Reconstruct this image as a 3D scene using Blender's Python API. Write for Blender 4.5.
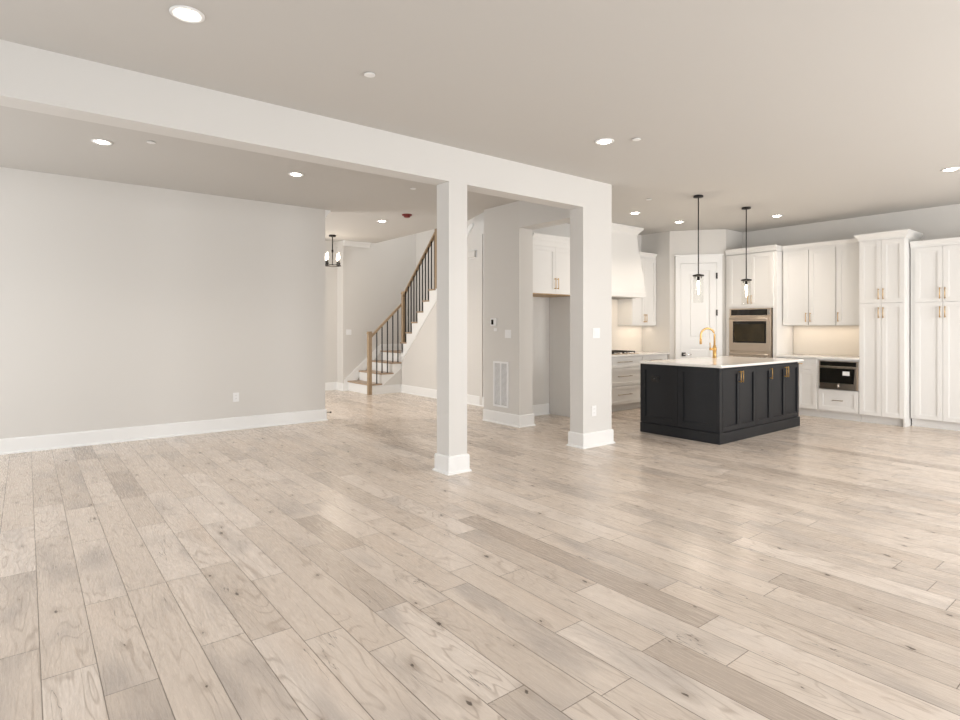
import bpy, bmesh, math, random
from mathutils import Vector, Matrix
random.seed(7)
for o in list(bpy.data.objects): bpy.data.objects.remove(o, do_unlink=True)
SC = bpy.context.scene
COL = SC.collection
# ------------------------------------------------------------------ camera
YAW = math.radians(51.75)            # angle between the view direction and +X (the beam's direction)
cam_d = bpy.data.cameras.new('camera'); cam = bpy.data.objects.new('camera', cam_d); COL.objects.link(cam)
cam_d.sensor_fit = 'HORIZONTAL'; cam_d.sensor_width = 36.0; cam_d.lens = 576/960*36.0
cam_d.shift_y = -(360-327)/960.0
cam_d.clip_start = 0.05; cam_d.clip_end = 100
cam.location = (0, 0, 1.36)
cam.rotation_euler = (math.radians(90), 0, YAW-math.radians(90))
SC.camera = cam
# ------------------------------------------------------------------ world, lights, exposure
w = bpy.data.worlds.new('daylight'); SC.world = w; w.use_nodes = True
w.node_tree.nodes['Background'].inputs[0].default_value = (0.80, 0.90, 1.0, 1)
w.node_tree.nodes['Background'].inputs[1].default_value = 1.0
SC.view_settings.view_transform = 'Standard'; SC.view_settings.look = 'None'
SC.view_settings.exposure = 0.42; SC.view_settings.gamma = 1.0
SC.view_settings.use_curve_mapping = False

def area(name, loc, direction, sx, sy, power, col):
    d = bpy.data.lights.new(name, 'AREA'); d.shape = 'RECTANGLE'; d.size = sx; d.size_y = sy
    d.energy = power; d.color = col
    o = bpy.data.objects.new(name, d); COL.objects.link(o); o.location = loc
    o.rotation_euler = Vector(direction).to_track_quat('-Z', 'Y').to_euler()
    return o
DAY = (1.0, 0.988, 0.972)
P_REAR, P_WEST, P_SPOT = (16, 50, 90, 100), 15, 34
for wx, pw in zip((-0.6, 2.2, 5.0, 7.8), P_REAR):      # daylight through the rear windows
    area('window_daylight', (wx, -2.12, 1.45), (0, 1, -0.08), 1.9, 2.2, pw, DAY)
for wy, pw in ((1.2, P_WEST), (4.0, P_WEST*1.3), (6.5, 36)):                          # unseen side windows; the last one is added to brighten the left room
    area('window_daylight', (-2.62, wy, 1.45), (1, 0, -0.05), 1.9, 2.2, pw, DAY)
area('entry_fill', (1.15, 9.8, 1.5), (1, 0.02, 0), 1.2, 2.2, 70, DAY)  # added fill lamp for foyer and pier, no opening in the wall behind
area('stairwell_fill', (6.4, 9.6, 5.4), (0, 0, -1), 0.9, 2.0, 26, DAY)  # unseen lamp added under the upper ceiling to brighten the stairwell

# ------------------------------------------------------------------ materials
def S(r, g, b):
    f = lambda v: (v/255)/12.92 if v/255 <= .04045 else ((v/255+.055)/1.055)**2.4
    return (f(r), f(g), f(b), 1)
def mat(name, col, rough=.5, metal=0.0, bump=0.0, bscale=200, spec=.5, var=0.0, emit=None, es=0, aniso=None):
    m = bpy.data.materials.new(name); m.use_nodes = True; nt = m.node_tree
    b = nt.nodes['Principled BSDF']
    b.inputs['Base Color'].default_value = col; b.inputs['Roughness'].default_value = rough
    b.inputs['Metallic'].default_value = metal; b.inputs['Specular IOR Level'].default_value = spec
    if var or bump:
        tc = nt.nodes.new('ShaderNodeNewGeometry'); n = nt.nodes.new('ShaderNodeTexNoise')
        n.inputs['Scale'].default_value = bscale; n.inputs['Detail'].default_value = 3
        if aniso:
            mp = nt.nodes.new('ShaderNodeMapping'); mp.inputs['Scale'].default_value = aniso
            nt.links.new(tc.outputs['Position'], mp.inputs['Vector']); nt.links.new(mp.outputs[0], n.inputs['Vector'])
        else: nt.links.new(tc.outputs['Position'], n.inputs['Vector'])
        if bump:
            bp = nt.nodes.new('ShaderNodeBump'); bp.inputs['Strength'].default_value = bump; bp.inputs['Distance'].default_value = .002
            nt.links.new(n.outputs[0], bp.inputs['Height']); nt.links.new(bp.outputs[0], b.inputs['Normal'])
        if var:
            r = nt.nodes.new('ShaderNodeValToRGB')
            r.color_ramp.elements[0].position = .3; r.color_ramp.elements[1].position = .7
            r.color_ramp.elements[0].color = tuple(c*(1-var) for c in col[:3])+(1,)
            r.color_ramp.elements[1].color = tuple(min(1, c*(1+var)) for c in col[:3])+(1,)
            nt.links.new(n.outputs[0], r.inputs[0]); nt.links.new(r.outputs[0], b.inputs['Base Color'])
    if emit:
        b.inputs['Emission Color'].default_value = emit; b.inputs['Emission Strength'].default_value = es
    return m
M = dict(
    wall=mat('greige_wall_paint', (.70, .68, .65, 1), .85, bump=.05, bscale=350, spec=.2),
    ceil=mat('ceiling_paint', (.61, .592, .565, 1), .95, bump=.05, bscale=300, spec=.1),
    trim=mat('white_trim_paint', (.86, .86, .85, 1), .4, bump=.02, bscale=60),
    colm=mat('column_paint', (.70, .685, .66, 1), .7, bump=.03, bscale=300, spec=.3),
    cab=mat('white_cabinet_lacquer', (.82, .81, .79, 1), .38, bump=.02, bscale=40),
    dark=mat('charcoal_cabinet_lacquer', (.0075, .0088, .0118, 1), .45, bump=.03, bscale=50, spec=.38, var=.1),
    quartz=mat('white_quartz', (.84, .82, .79, 1), .12, var=.02, bscale=6),
    brass=mat('brushed_brass', (.66, .42, .16, 1), .28, 1, bump=.05, bscale=300),
    dbrass=mat('bronze_pull_metal', (.30, .22, .14, 1), .35, 1, bump=.05, bscale=300),
    black=mat('black_metal', (.015, .013, .012, 1), .4, .3, bump=.04, bscale=200),
    steel=mat('warm_stainless_steel', (.62, .53, .44, 1), .28, 1, bump=.08, bscale=80, aniso=(1, 1, 30)),
    chrome=mat('polished_nickel', (.75, .75, .75, 1), .12, 1, bump=.01, bscale=100),
    bglass=mat('black_appliance_glass', (.012, .011, .009, 1), .05, bump=.004, bscale=20),
    oglass=mat('tinted_oven_glass', (.035, .026, .012, 1), .07, var=.3, bscale=5),
    oak=mat('natural_oak', (.36, .26, .165, 1), .5, bump=.1, bscale=18, var=.16, aniso=(6, 6, 1)),
    tread=mat('oak_tread', (.40, .29, .20, 1), .4, bump=.05, bscale=14, var=.16, aniso=(1, 6, 6)),
    tile=mat('cream_backsplash', (.80, .745, .67, 1), .3, bump=.02, bscale=30),
    plastic=mat('white_plastic', (.86, .86, .86, 1), .35, bump=.01, bscale=80),
    grey=mat('mid_grey_metal', (.36, .35, .34, 1), .6, bump=.03, bscale=80),  # even mid grey for hood filter, outlet slots and grille backing
    ring=mat('downlight_white', (.85, .85, .84, 1), .35, bump=.01, bscale=80),
    red=mat('red_plastic', (.20, .03, .025, 1), .45, bump=.03, bscale=60),
    lamp=mat('lit_lens', (1, 1, 1, 1), .5, bump=.01, emit=(1, .93, .82, 1), es=14),
    bulb=mat('lit_bulb', (1, 1, 1, 1), .5, bump=.01, emit=(1, .86, .66, 1), es=7),
    iron=mat('cast_iron', (.03, .025, .022, 1), .6, bump=.2, bscale=150),
    under=mat('cabinet_underside_wood', (.45, .30, .16, 1), .5, bump=.05, bscale=15, var=.1, aniso=(1, 5, 5)),
)
def glass_mat():
    m = bpy.data.materials.new('clear_glass'); m.use_nodes = True; nt = m.node_tree; nt.nodes.clear()
    out = nt.nodes.new('ShaderNodeOutputMaterial'); tr = nt.nodes.new('ShaderNodeBsdfTransparent'); gl = nt.nodes.new('ShaderNodeBsdfGlossy')
    gl.inputs['Roughness'].default_value = .03; tr.inputs[0].default_value = (.985, .985, .98, 1)
    fr = nt.nodes.new('ShaderNodeLayerWeight'); fr.inputs[0].default_value = .02; mx = nt.nodes.new('ShaderNodeMixShader')
    nt.links.new(fr.outputs['Facing'], mx.inputs[0]); nt.links.new(tr.outputs[0], mx.inputs[1]); nt.links.new(gl.outputs[0], mx.inputs[2])
    nt.links.new(mx.outputs[0], out.inputs[0]); return m
M['glass'] = glass_mat()

def floor_mat():
    m = bpy.data.materials.new('oak_plank_floor'); m.use_nodes = True; nt = m.node_tree; L = nt.links
    b = nt.nodes['Principled BSDF']
    def mth(op, a, c=None, d=None):
        n = nt.nodes.new('ShaderNodeMath'); n.operation = op
        for i, v in enumerate((a, c, d)):
            if v is None: continue
            if isinstance(v, (int, float)): n.inputs[i].default_value = v
            else: L.new(v, n.inputs[i])
        return n.outputs[0]
    def comb(x, y, z):
        n = nt.nodes.new('ShaderNodeCombineXYZ')
        for i, v in enumerate((x, y, z)):
            if isinstance(v, (int, float)): n.inputs[i].default_value = v
            else: L.new(v, n.inputs[i])
        return n.outputs[0]
    def wn(vec):
        n = nt.nodes.new('ShaderNodeTexWhiteNoise'); n.noise_dimensions = '3D'; L.new(vec, n.inputs['Vector']); return n.outputs
    def noise(vec, sc, det=3, rough=.55, dist=0):
        n = nt.nodes.new('ShaderNodeTexNoise'); L.new(vec, n.inputs['Vector']); n.inputs['Scale'].default_value = sc
        n.inputs['Detail'].default_value = det; n.inputs['Roughness'].default_value = rough; n.inputs['Distortion'].default_value = dist
        return n.outputs[0]
    def sstep(v, a, c, lo=0., hi=1.):
        n = nt.nodes.new('ShaderNodeMapRange'); n.interpolation_type = 'SMOOTHSTEP'; L.new(v, n.inputs[0])
        for i, q in enumerate((a, c, lo, hi)): n.inputs[i+1].default_value = q
        return n.outputs[0]
    def mixc(f, a, c, mode='MIX'):
        n = nt.nodes.new('ShaderNodeMix'); n.data_type = 'RGBA'; n.blend_type = mode
        if isinstance(f, (int, float)): n.inputs[0].default_value = f
        else: L.new(f, n.inputs[0])
        for k, v in ((6, a), (7, c)):
            if isinstance(v, tuple): n.inputs[k].default_value = v
            else: L.new(v, n.inputs[k])
        return n.outputs[2]
    g = nt.nodes.new('ShaderNodeNewGeometry'); sp = nt.nodes.new('ShaderNodeSeparateXYZ'); L.new(g.outputs['Position'], sp.inputs[0])
    X, Y = sp.outputs[0], sp.outputs[1]
    W, LEN = .180, 1.85
    xs = mth('ADD', mth('DIVIDE', mth('SUBTRACT', X, .046), W), 200)
    row = mth('FLOOR', xs); fx = mth('FRACT', xs)
    r0 = wn(comb(row, 3.7, 1.3))[0]
    ys = mth('ADD', mth('DIVIDE', Y, LEN), mth('ADD', mth('MULTIPLY', r0, 7.0), 50))
    pl = mth('FLOOR', ys); fy = mth('FRACT', ys)
    r1 = wn(comb(row, pl, 9.1))[0]
    split = mth('GREATER_THAN', r1, .42)
    cut = mth('ADD', .25, mth('MULTIPLY', r1, .3))
    sub = mth('MULTIPLY', split, mth('LESS_THAN', fy, cut))
    idv = comb(row, pl, mth('MULTIPLY', sub, 5.5))
    rid = wn(idv); ra = rid[0]; sc = nt.nodes.new('ShaderNodeSeparateColor'); L.new(rid[1], sc.inputs[0])
    rb, rc = sc.outputs[0], sc.outputs[1]
    # seams
    ex = mth('MULTIPLY', mth('MINIMUM', fx, mth('SUBTRACT', 1, fx)), W)
    ey = mth('MULTIPLY', mth('MINIMUM', fy, mth('SUBTRACT', 1, fy)), LEN)
    ec = mth('ADD', mth('MULTIPLY', mth('ABSOLUTE', mth('SUBTRACT', fy, cut)), LEN), mth('MULTIPLY', mth('SUBTRACT', 1, split), 10))
    e = mth('MINIMUM', ex, mth('MINIMUM', ey, ec))
    seam = sstep(e, .0006, .0030, 1., 0.)
    # plank tone
    ramp = nt.nodes.new('ShaderNodeValToRGB'); cr = ramp.color_ramp; L.new(ra, ramp.inputs[0])
    cols = [(0, (.46, .385, .325, 1)), (.10, (.60, .515, .44, 1)), (.35, (.70, .605, .52, 1)), (.6, (.735, .64, .555, 1)), (.88, (.765, .67, .585, 1)), (1, (.81, .72, .64, 1))]
    cr.elements[0].color = cols[0][1]; cr.elements[1].color = cols[-1][1]
    for p, c in cols[1:-1]: cr.elements.new(p).color = c
    base = ramp.outputs[0]
    # grain
    off = mth('MULTIPLY', rb, 40)
    gv = comb(mth('ADD', mth('MULTIPLY', X, 26), off), mth('ADD', mth('MULTIPLY', Y, 1.6), off), rc)
    fine = noise(comb(mth('ADD', mth('MULTIPLY', X, 150), off), mth('MULTIPLY', Y, 7), rc), 1.0, 4)
    rings = noise(comb(mth('ADD', mth('MULTIPLY', X, 5.5), off), mth('ADD', mth('MULTIPLY', Y, .9), off), rc), 1.0, 2, .45, .25)
    rg = mth('ABSOLUTE', mth('SUBTRACT', mth('FRACT', mth('MULTIPLY', rings, 15)), .5))
    ringd = sstep(rg, 0.0, .16, 1., 0.)
    broad = noise(gv, .35, 3)
    base = mixc(sstep(fine, .35, .70, 0., .55), base, (.53, .45, .38, 1))
    base = mixc(mth('MULTIPLY', ringd, mth('MULTIPLY', sstep(broad, .32, .6), .55)), base, (.38, .30, .24, 1))
    greyp = noise(comb(mth('ADD', mth('MULTIPLY', X, 3), off), mth('MULTIPLY', Y, 1.1), rb), 1.0, 2)
    base = mixc(sstep(greyp, .50, .74, 0., .60), base, (.38, .335, .305, 1))
    warm = noise(comb(mth('MULTIPLY', X, 2.3), mth('ADD', mth('MULTIPLY', Y, .8), off), ra), 1.0, 1)
    base = mixc(sstep(warm, .55, .8, 0., .5), base, (.68, .56, .46, 1))
    # knots and checks
    vo = nt.nodes.new('ShaderNodeTexVoronoi'); vo.voronoi_dimensions = '2D'; vo.feature = 'F1'; vo.inputs['Scale'].default_value = 1.0; vo.inputs['Randomness'].default_value = 1
    wob = noise(comb(mth('MULTIPLY', X, 45), mth('MULTIPLY', Y, 18), 0.), 1.0, 2)
    L.new(comb(mth('ADD', mth('MULTIPLY', X, 4.6), mth('MULTIPLY', wob, .12)), mth('ADD', mth('MULTIPLY', Y, 2.2), mth('MULTIPLY', wob, .14)), 0.), vo.inputs['Vector'])
    vsc = nt.nodes.new('ShaderNodeSeparateColor'); L.new(vo.outputs['Color'], vsc.inputs[0])
    has = mth('GREATER_THAN', vsc.outputs[0], .50)
    rad = mth('MULTIPLY', vsc.outputs[1], .034)
    kd = mth('SUBTRACT', vo.outputs['Distance'], rad)
    knot = mth('MULTIPLY', sstep(kd, 0.0, .018, 1., 0.), has)
    halo = mth('MULTIPLY', sstep(kd, 0.0, .16, .42, 0.), has)
    base = mixc(halo, base, (.34, .27, .215, 1))
    base = mixc(mth('MULTIPLY', knot, .85), base, (.075, .055, .045, 1))
    cn = noise(comb(mth('ADD', mth('MULTIPLY', X, 22), off), mth('ADD', mth('MULTIPLY', Y, 1.9), off), 4.), 1.0, 3, .5, .3)
    cm = noise(comb(mth('MULTIPLY', X, 7), mth('MULTIPLY', Y, 2.4), 8.), 1.0, 1)
    crack = mth('MULTIPLY', sstep(mth('ABSOLUTE', mth('SUBTRACT', cn, .5)), 0., .012, 1., 0.), sstep(cm, .60, .68))
    base = mixc(mth('MULTIPLY', crack, .8), base, (.11, .09, .078, 1))
    base = mixc(mth('MULTIPLY', seam, .85), base, (.13, .10, .08, 1))
    L.new(base, b.inputs['Base Color'])
    rr = mth('ADD', .21, mth('MULTIPLY', fine, .12)); L.new(rr, b.inputs['Roughness'])
    b.inputs['Specular IOR Level'].default_value = .5
    bp = nt.nodes.new('ShaderNodeBump'); bp.inputs['Strength'].default_value = .12; bp.inputs['Distance'].default_value = .0015
    hgt = mth('SUBTRACT', mth('ADD', mth('MULTIPLY', fine, .35), mth('MULTIPLY', broad, .4)), mth('MULTIPLY', seam, 1.0))
    L.new(hgt, bp.inputs['Height']); L.new(bp.outputs[0], b.inputs['Normal'])
    return m
M['floor'] = floor_mat()

# ------------------------------------------------------------------ mesh helpers
class FR:
    """local frame: a = along the front, b = outwards, z = up"""
    def __init__(s, o, a, b): s.o = Vector(o); s.a = Vector(a).normalized(); s.b = Vector(b).normalized()
    def __call__(s, a, b, z): return s.o + s.a*a + s.b*b + Vector((0, 0, z))
WORLD = FR((0, 0, 0), (1, 0, 0), (0, 1, 0))
class MB:
    def __init__(s, fr=WORLD): s.bm = bmesh.new(); s.f = fr
    def poly(s, bot, top):
        n = len(bot); vb = [s.bm.verts.new(s.f(*p)) for p in bot]; vt = [s.bm.verts.new(s.f(*p)) for p in top]
        s.bm.faces.new(vb[::-1]); s.bm.faces.new(vt)
        for i in range(n): s.bm.faces.new((vb[i], vb[(i+1) % n], vt[(i+1) % n], vt[i]))
        return s
    def box(s, a0, a1, b0, b1, z0, z1, bev=0):
        n0 = len(s.bm.edges)
        s.poly([(a0, b0, z0), (a1, b0, z0), (a1, b1, z0), (a0, b1, z0)], [(a0, b0, z1), (a1, b0, z1), (a1, b1, z1), (a0, b1, z1)])
        if bev:
            s.bm.edges.ensure_lookup_table()
            bmesh.ops.bevel(s.bm, geom=[s.bm.edges[i] for i in range(n0, len(s.bm.edges))], offset=bev, segments=2, profile=.5, affect='EDGES')
        return s
    def extrude_az(s, pts, b0, b1):      # polygon in the (a, z) plane
        return s.poly([(p[0], b0, p[1]) for p in pts], [(p[0], b1, p[1]) for p in pts])
    def extrude_bz(s, pts, a0, a1):
        return s.poly([(a0, p[0], p[1]) for p in pts], [(a1, p[0], p[1]) for p in pts])
    def lathe(s, a, b, prof, n=28, axis='z', smooth=True):
        rings = []
        for r, z in prof:
            ring = []
            for i in range(n):
                t = 2*math.pi*i/n
                if axis == 'z': p = (a+r*math.cos(t), b+r*math.sin(t), z)
                elif axis == 'b': p = (a+r*math.cos(t), z, b+r*math.sin(t))   # a, z given as (a, b=z)
                ring.append(s.bm.verts.new(s.f(*p)))
            rings.append(ring)
        for q in range(len(rings)-1):
            for i in range(n):
                f = s.bm.faces.new((rings[q][i], rings[q][(i+1) % n], rings[q+1][(i+1) % n], rings[q+1][i])); f.smooth = smooth
        s.bm.faces.new(rings[0][::-1]); s.bm.faces.new(rings[-1])
        return s
    def tube(s, pts, r, n=10, square=False):
        P = [s.f(*p) for p in pts]; rings = []
        if square: n = 4
        for i, p in enumerate(P):
            t = (P[min(i+1, len(P)-1)]-P[max(i-1, 0)]).normalized()
            up = Vector((0, 0, 1)) if abs(t.z) < .95 else Vector((s.f.a))
            u = t.cross(up).normalized(); v = u.cross(t).normalized()
            rr = r if isinstance(r, (int, float)) else r[i]
            ph = math.pi/4 if square else 0
            k = 1.4142 if square else 1
            rings.append([s.bm.verts.new(p+(u*math.cos(2*math.pi*j/n+ph)+v*math.sin(2*math.pi*j/n+ph))*rr*k) for j in range(n)])
        for q in range(len(rings)-1):
            for j in range(n):
                f = s.bm.faces.new((rings[q][j], rings[q][(j+1) % n], rings[q+1][(j+1) % n], rings[q+1][j])); f.smooth = not square
        s.bm.faces.new(rings[0][::-1]); s.bm.faces.new(rings[-1]); return s
    def sweep(s, path, prof, side=1, closed=False):
        """profile [(out, z)] swept along plan polyline; out is to the left of travel when side=1"""
        n = len(path); P = [Vector(p) for p in path]; rings = []
        for i in range(n):
            def nrm(a, b): d = (b-a).normalized(); return Vector((-d.y, d.x))*side
            ns = []
            if closed or i > 0: ns.append(nrm(P[i-1], P[i]))
            if closed or i < n-1: ns.append(nrm(P[i], P[(i+1) % n]))
            m = ns[0] if len(ns) == 1 else (ns[0]+ns[1])/(1+ns[0].dot(ns[1]))
            rings.append([s.bm.verts.new(s.f(P[i].x+m.x*o, P[i].y+m.y*o, z)) for o, z in prof])
        k = len(prof)
        for q in range(n if closed else n-1):
            A, B = rings[q], rings[(q+1) % n]
            for j in range(k): s.bm.faces.new((A[j], A[(j+1) % k], B[(j+1) % k], B[j]))
        if not closed: s.bm.faces.new(rings[0][::-1]); s.bm.faces.new(rings[-1])
        return s
    def build(s, name, m, parent=None, mats=None):
        bmesh.ops.recalc_face_normals(s.bm, faces=s.bm.faces[:])
        me = bpy.data.meshes.new(name); o = bpy.data.objects.new(name, me); COL.objects.link(o)
        if parent is None:
            xs = [v.co for v in s.bm.verts]
            c = Vector(((min(v.x for v in xs)+max(v.x for v in xs))/2, (min(v.y for v in xs)+max(v.y for v in xs))/2, min(v.z for v in xs)))
            o.location = c
        else:
            r = parent
            while r.parent: r = r.parent
            c = r.location.copy(); o.parent = parent
        bmesh.ops.translate(s.bm, verts=s.bm.verts[:], vec=-c)
        s.bm.to_mesh(me); s.bm.free(); me.materials.append(m if not isinstance(m, str) else M[m])
        return o
def tag(o, label=None, cat=None, group=None, kind=None):
    if label: o['label'] = label
    if cat: o['category'] = cat
    if group: o['group'] = group
    if kind: o['kind'] = kind
    return o
def root(name, loc, label, cat, group=None):
    o = bpy.data.objects.new(name, None); COL.objects.link(o); o.location = loc; o.empty_display_size = .2
    return tag(o, label, cat, group)
def struct(o): o['kind'] = 'structure'; return o

# ------------------------------------------------------------------ setting
ZM, ZB = 3.03, 3.07            # ceiling of the main room and kitchen, ceiling of the rooms past the beam
XR = 9.93; YW = 6.42; XP = 8.80; YP = 5.83; XD = 9.38; YD = 5.12
struct(MB().box(-2.8, 10.2, -2.3, 12.1, -.12, 0).build('floor', 'floor'))
# ceilings
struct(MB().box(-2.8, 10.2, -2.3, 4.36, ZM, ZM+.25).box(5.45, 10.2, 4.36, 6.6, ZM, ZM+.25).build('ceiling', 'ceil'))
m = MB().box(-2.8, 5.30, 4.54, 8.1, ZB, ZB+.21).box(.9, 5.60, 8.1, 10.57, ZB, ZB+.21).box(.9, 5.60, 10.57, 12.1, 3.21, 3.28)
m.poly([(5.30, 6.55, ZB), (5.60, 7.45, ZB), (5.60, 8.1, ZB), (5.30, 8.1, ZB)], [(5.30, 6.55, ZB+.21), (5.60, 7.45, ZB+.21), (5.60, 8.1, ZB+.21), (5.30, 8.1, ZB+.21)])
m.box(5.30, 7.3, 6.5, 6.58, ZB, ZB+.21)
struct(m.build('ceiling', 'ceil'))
struct(MB().box(5.4, 7.3, 6.4, 11.8, 5.6, 5.7).build('ceiling', 'ceil'))
# walls
struct(MB().box(-2.8, 3.43, 8.0, 8.13, 0, ZB+.01).build('wall_left', 'wall'))
struct(MB().box(XR, XR+.15, -2.3, YD+.1, 0, ZM+.01).build('wall_right', 'wall'))
def wall_with_openings(fr, a0, a1, t, z1, ops, z0o, z1o, name):
    m = MB(fr); x = a0
    for o0, o1 in ops:
        m.box(x, o0, 0, t, 0, z1); m.box(o0, o1, 0, t, 0, z0o); m.box(o0, o1, 0, t, z1o, z1); x = o1
    m.box(x, a1, 0, t, 0, z1)
    return struct(m.build(name, 'wall'))
fr_rear = FR((0, -2.0, 0), (1, 0, 0), (0, -1, 0)); fr_west = FR((-2.5, 0, 0), (0, 1, 0), (-1, 0, 0))
rops = [(x-.95, x+.95) for x in (-.6, 2.2, 5.0, 7.8)]; wops = [(y-.95, y+.95) for y in (1.2, 4.0, 6.5)]  # last side opening is an added window for more light on the left
wall_with_openings(fr_rear, -2.8, 10.2, .12, ZM+.01, rops, .35, 2.55, 'wall_rear')
wall_with_openings(fr_west, -2.3, 8.1, .12, ZB+.01, wops, .35, 2.55, 'wall_side')
k = 0
for fr, ops in ((fr_rear, rops), (fr_west, wops)):
    for o0, o1 in ops:
        k += 1
        m = MB(fr); m.box(o0, o0+.05, .02, .09, .35, 2.55).box(o1-.05, o1, .02, .09, .35, 2.55).box(o0+.05, o1-.05, .02, .09, .35, .40).box(o0+.05, o1-.05, .02, .09, 2.50, 2.55)
        m.box((o0+o1)/2-.025, (o0+o1)/2+.025, .03, .08, .40, 2.50).box(o0+.05, (o0+o1)/2-.025, .03, .08, 1.42, 1.47).box((o0+o1)/2+.025, o1-.05, .03, .08, 1.42, 1.47)
        m.box(o0-.09, o0, -.02, 0, .26, 2.64).box(o1, o1+.09, -.02, 0, .26, 2.64).box(o0, o1, -.02, 0, 2.55, 2.64).box(o0, o1, -.05, 0, .28, .35)
        struct(m.build('window_%d' % k, 'trim'))
# kitchen / hall walls
struct(MB().box(5.25, 5.50, 5.80, 6.57, 0, ZB+.01).build('wall_pier', 'wall'))
struct(MB().box(5.50, XP+.15, YW, 6.57, 0, ZB+.01).build('wall_kitchen', 'wall'))
m = MB(); m.poly([(XP, YW, 0), (XP, YP, 0), (XD, YD, 0), (XR, YD, 0), (XR, YD+.1, 0), (XD+.04, YD+.1, 0), (XP+.11, YP+.04, 0), (XP+.11, YW, 0)],
                 [(XP, YW, ZM+.01), (XP, YP, ZM+.01), (XD, YD, ZM+.01), (XR, YD, ZM+.01), (XR, YD+.1, ZM+.01), (XD+.04, YD+.1, ZM+.01), (XP+.11, YP+.04, ZM+.01), (XP+.11, YW, ZM+.01)])
struct(m.build('wall_pantry', 'wall'))
def zs(Y): return .845 + (10.45-Y)*.9766        # slope of the upper flight (tread tops)
m = MB(FR((0, 0, 0), (0, 1, 0), (1, 0, 0)))       # hall wall below the upper flight, X = 6.15
m.extrude_az([(6.57, 0), (10.44, 0), (10.44, .70), (8.05, zs(8.05)-.16), (7.95, 3.37), (6.57, 3.37)], 6.15, 6.27)
struct(m.build('wall_hall', 'wall'))
struct(MB().box(6.15, 6.27, 6.57, 7.95, 3.37, 5.6).box(7.13, 7.28, 6.57, 11.6, 0, 5.6).box(5.47, 5.60, 7.45, 10.57, ZB+.21, 5.6).box(5.47, 5.60, 10.57, 11.45, 3.28, 5.6).box(5.47, 7.3, 6.45, 6.57, ZB+.21, 5.6).build('wall_stairwell', 'wall'))
m = MB().box(5.31, 7.28, 11.45, 11.6, 0, 5.6).box(.9, 5.31, 11.75, 11.9, 0, 3.25).box(5.31, 5.40, 11.6, 11.9, 0, 3.25).box(.9, 1.05, 8.13, 11.75, 0, 3.25)
struct(m.build('wall_foyer', 'wall'))
# beam over the opening with its return to the pier
m = MB().box(-2.5, 5.395, 4.35, 4.55, 2.705, ZB+.01).box(5.25, 5.50, 4.55, 5.80, 2.705, ZB+.01)
struct(tag(m.build('trim_1', 'colm'), None))
# columns
BASE = [(0, 0), (.032, 0), (.030, .012), (.020, .02), (.016, .022), (.016, .150), (.010, .162), (0, .165)]
def column(x0, x1, label):
    r = root('square_column', ((x0+x1)/2, 4.45, 0), label, 'column')
    MB().box(x0, x1, 4.35, 4.55, 0, 2.705).build('shaft', 'colm', r)
    MB().sweep([(x0, 4.35), (x1, 4.35), (x1, 4.55), (x0, 4.55)], BASE, side=-1, closed=True).build('base_trim', 'trim', r)
column(3.065, 3.275, 'slim white square column standing free under the beam, nearest the staircase')
column(4.902, 5.395, 'wide white column with a switch and an outlet, carrying the end of the beam')
# baseboards
def baseb(name, path, side): return struct(MB().sweep(path, BASE, side).build(name, 'trim'))
baseb('baseboard_left', [(-2.5, 8.0), (3.43, 8.0), (3.43, 8.13)], -1)
def base_auto(name, path, side=-1): return baseb(name, path, side)
base_auto('baseboard_pier', [(5.25, 6.57), (5.25, 5.80), (5.50, 5.80), (5.50, YW), (6.43, YW)])
base_auto('baseboard_hall', [(6.15, 10.44), (6.15, 6.60)])
base_auto('baseboard_foyer', [(1.05, 11.75), (5.31, 11.75), (5.31, 11.45), (5.41, 11.45)])
base_auto('baseboard_rear', [(9.9, -2.0), (-2.5, -2.0), (-2.5, 8.0)])
base_auto('baseboard_right', [(XR, 1.2), (XR, -2.0)])
# crown mouldings in the foyer
CR = [(0, 0), (.012, 0), (.02, .03), (.07, .085), (.085, .09), (.085, .115), (0, .115)]
def crown(path, ztop, name, side=-1, prof=CR, m='trim', parent=None, sc=1.0):
    return MB().sweep(path, [(a*sc, ztop-.115*sc+z*sc) for a, z in prof], side).build(name, m, parent)
struct(crown([(3.43, 8.0), (3.43, 8.13)], ZB, 'trim_2'))
struct(crown([(5.31, 11.45), (5.93, 11.45)], 3.21, 'trim_3'))
struct(MB(FR((6.15, 7.79, 0), (0, -1, 0), (-1, 0, 0))).box(0, .07, 0, .02, 0, 2.95).build('trim_4', 'wall'))

# ------------------------------------------------------------------ pantry door in the diagonal wall
dv = Vector((XD-XP, YD-YP, 0)); da = dv.normalized(); db = Vector((da.y, -da.x, 0))
if db.y > 0: db = -db
FD = FR((XP, YP, 0), da, db)
def dpos(u):
    t = (u-480)/576; s, c = math.sin(YAW), math.cos(YAW)
    # solve (P + da*k) with l = t d
    f = lambda k: ((XP+da.x*k)*s-(YP+da.y*k)*c) - t*((XP+da.x*k)*c+(YP+da.y*k)*s)
    k0, k1 = f(0), f(1); return -k0/(k1-k0)
kL, kR = dpos(680.5), dpos(716.5)
door = root('door_1', FD((kL+kR)/2, 0, 0), 'white pantry door with black hinges in the angled kitchen wall', 'door'); door['kind'] = 'structure'
m = MB(FD); DT = 2.455
stile = .11; gap = .003
w0, w1 = kL+gap, kR-gap
m.box(w0, w0+stile, .002, .03, .01, DT-.003).box(w1-stile, w1, .002, .03, .01, DT-.003)
for z0, z1 in ((.01, .22), (1.02, 1.15), (DT-.13, DT-.003)): m.box(w0+stile, w1-stile, .002, .03, z0, z1)
for z0, z1 in ((.22, 1.02), (1.15, DT-.13)):
    m.box(w0+stile, w1-stile, .002, .014, z0, z1)
    m.box(w0+stile+.05, w1-stile-.05, .014, .024, z0+.05, z1-.05, .004)
m.build('door_panel', 'trim', door)
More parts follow.
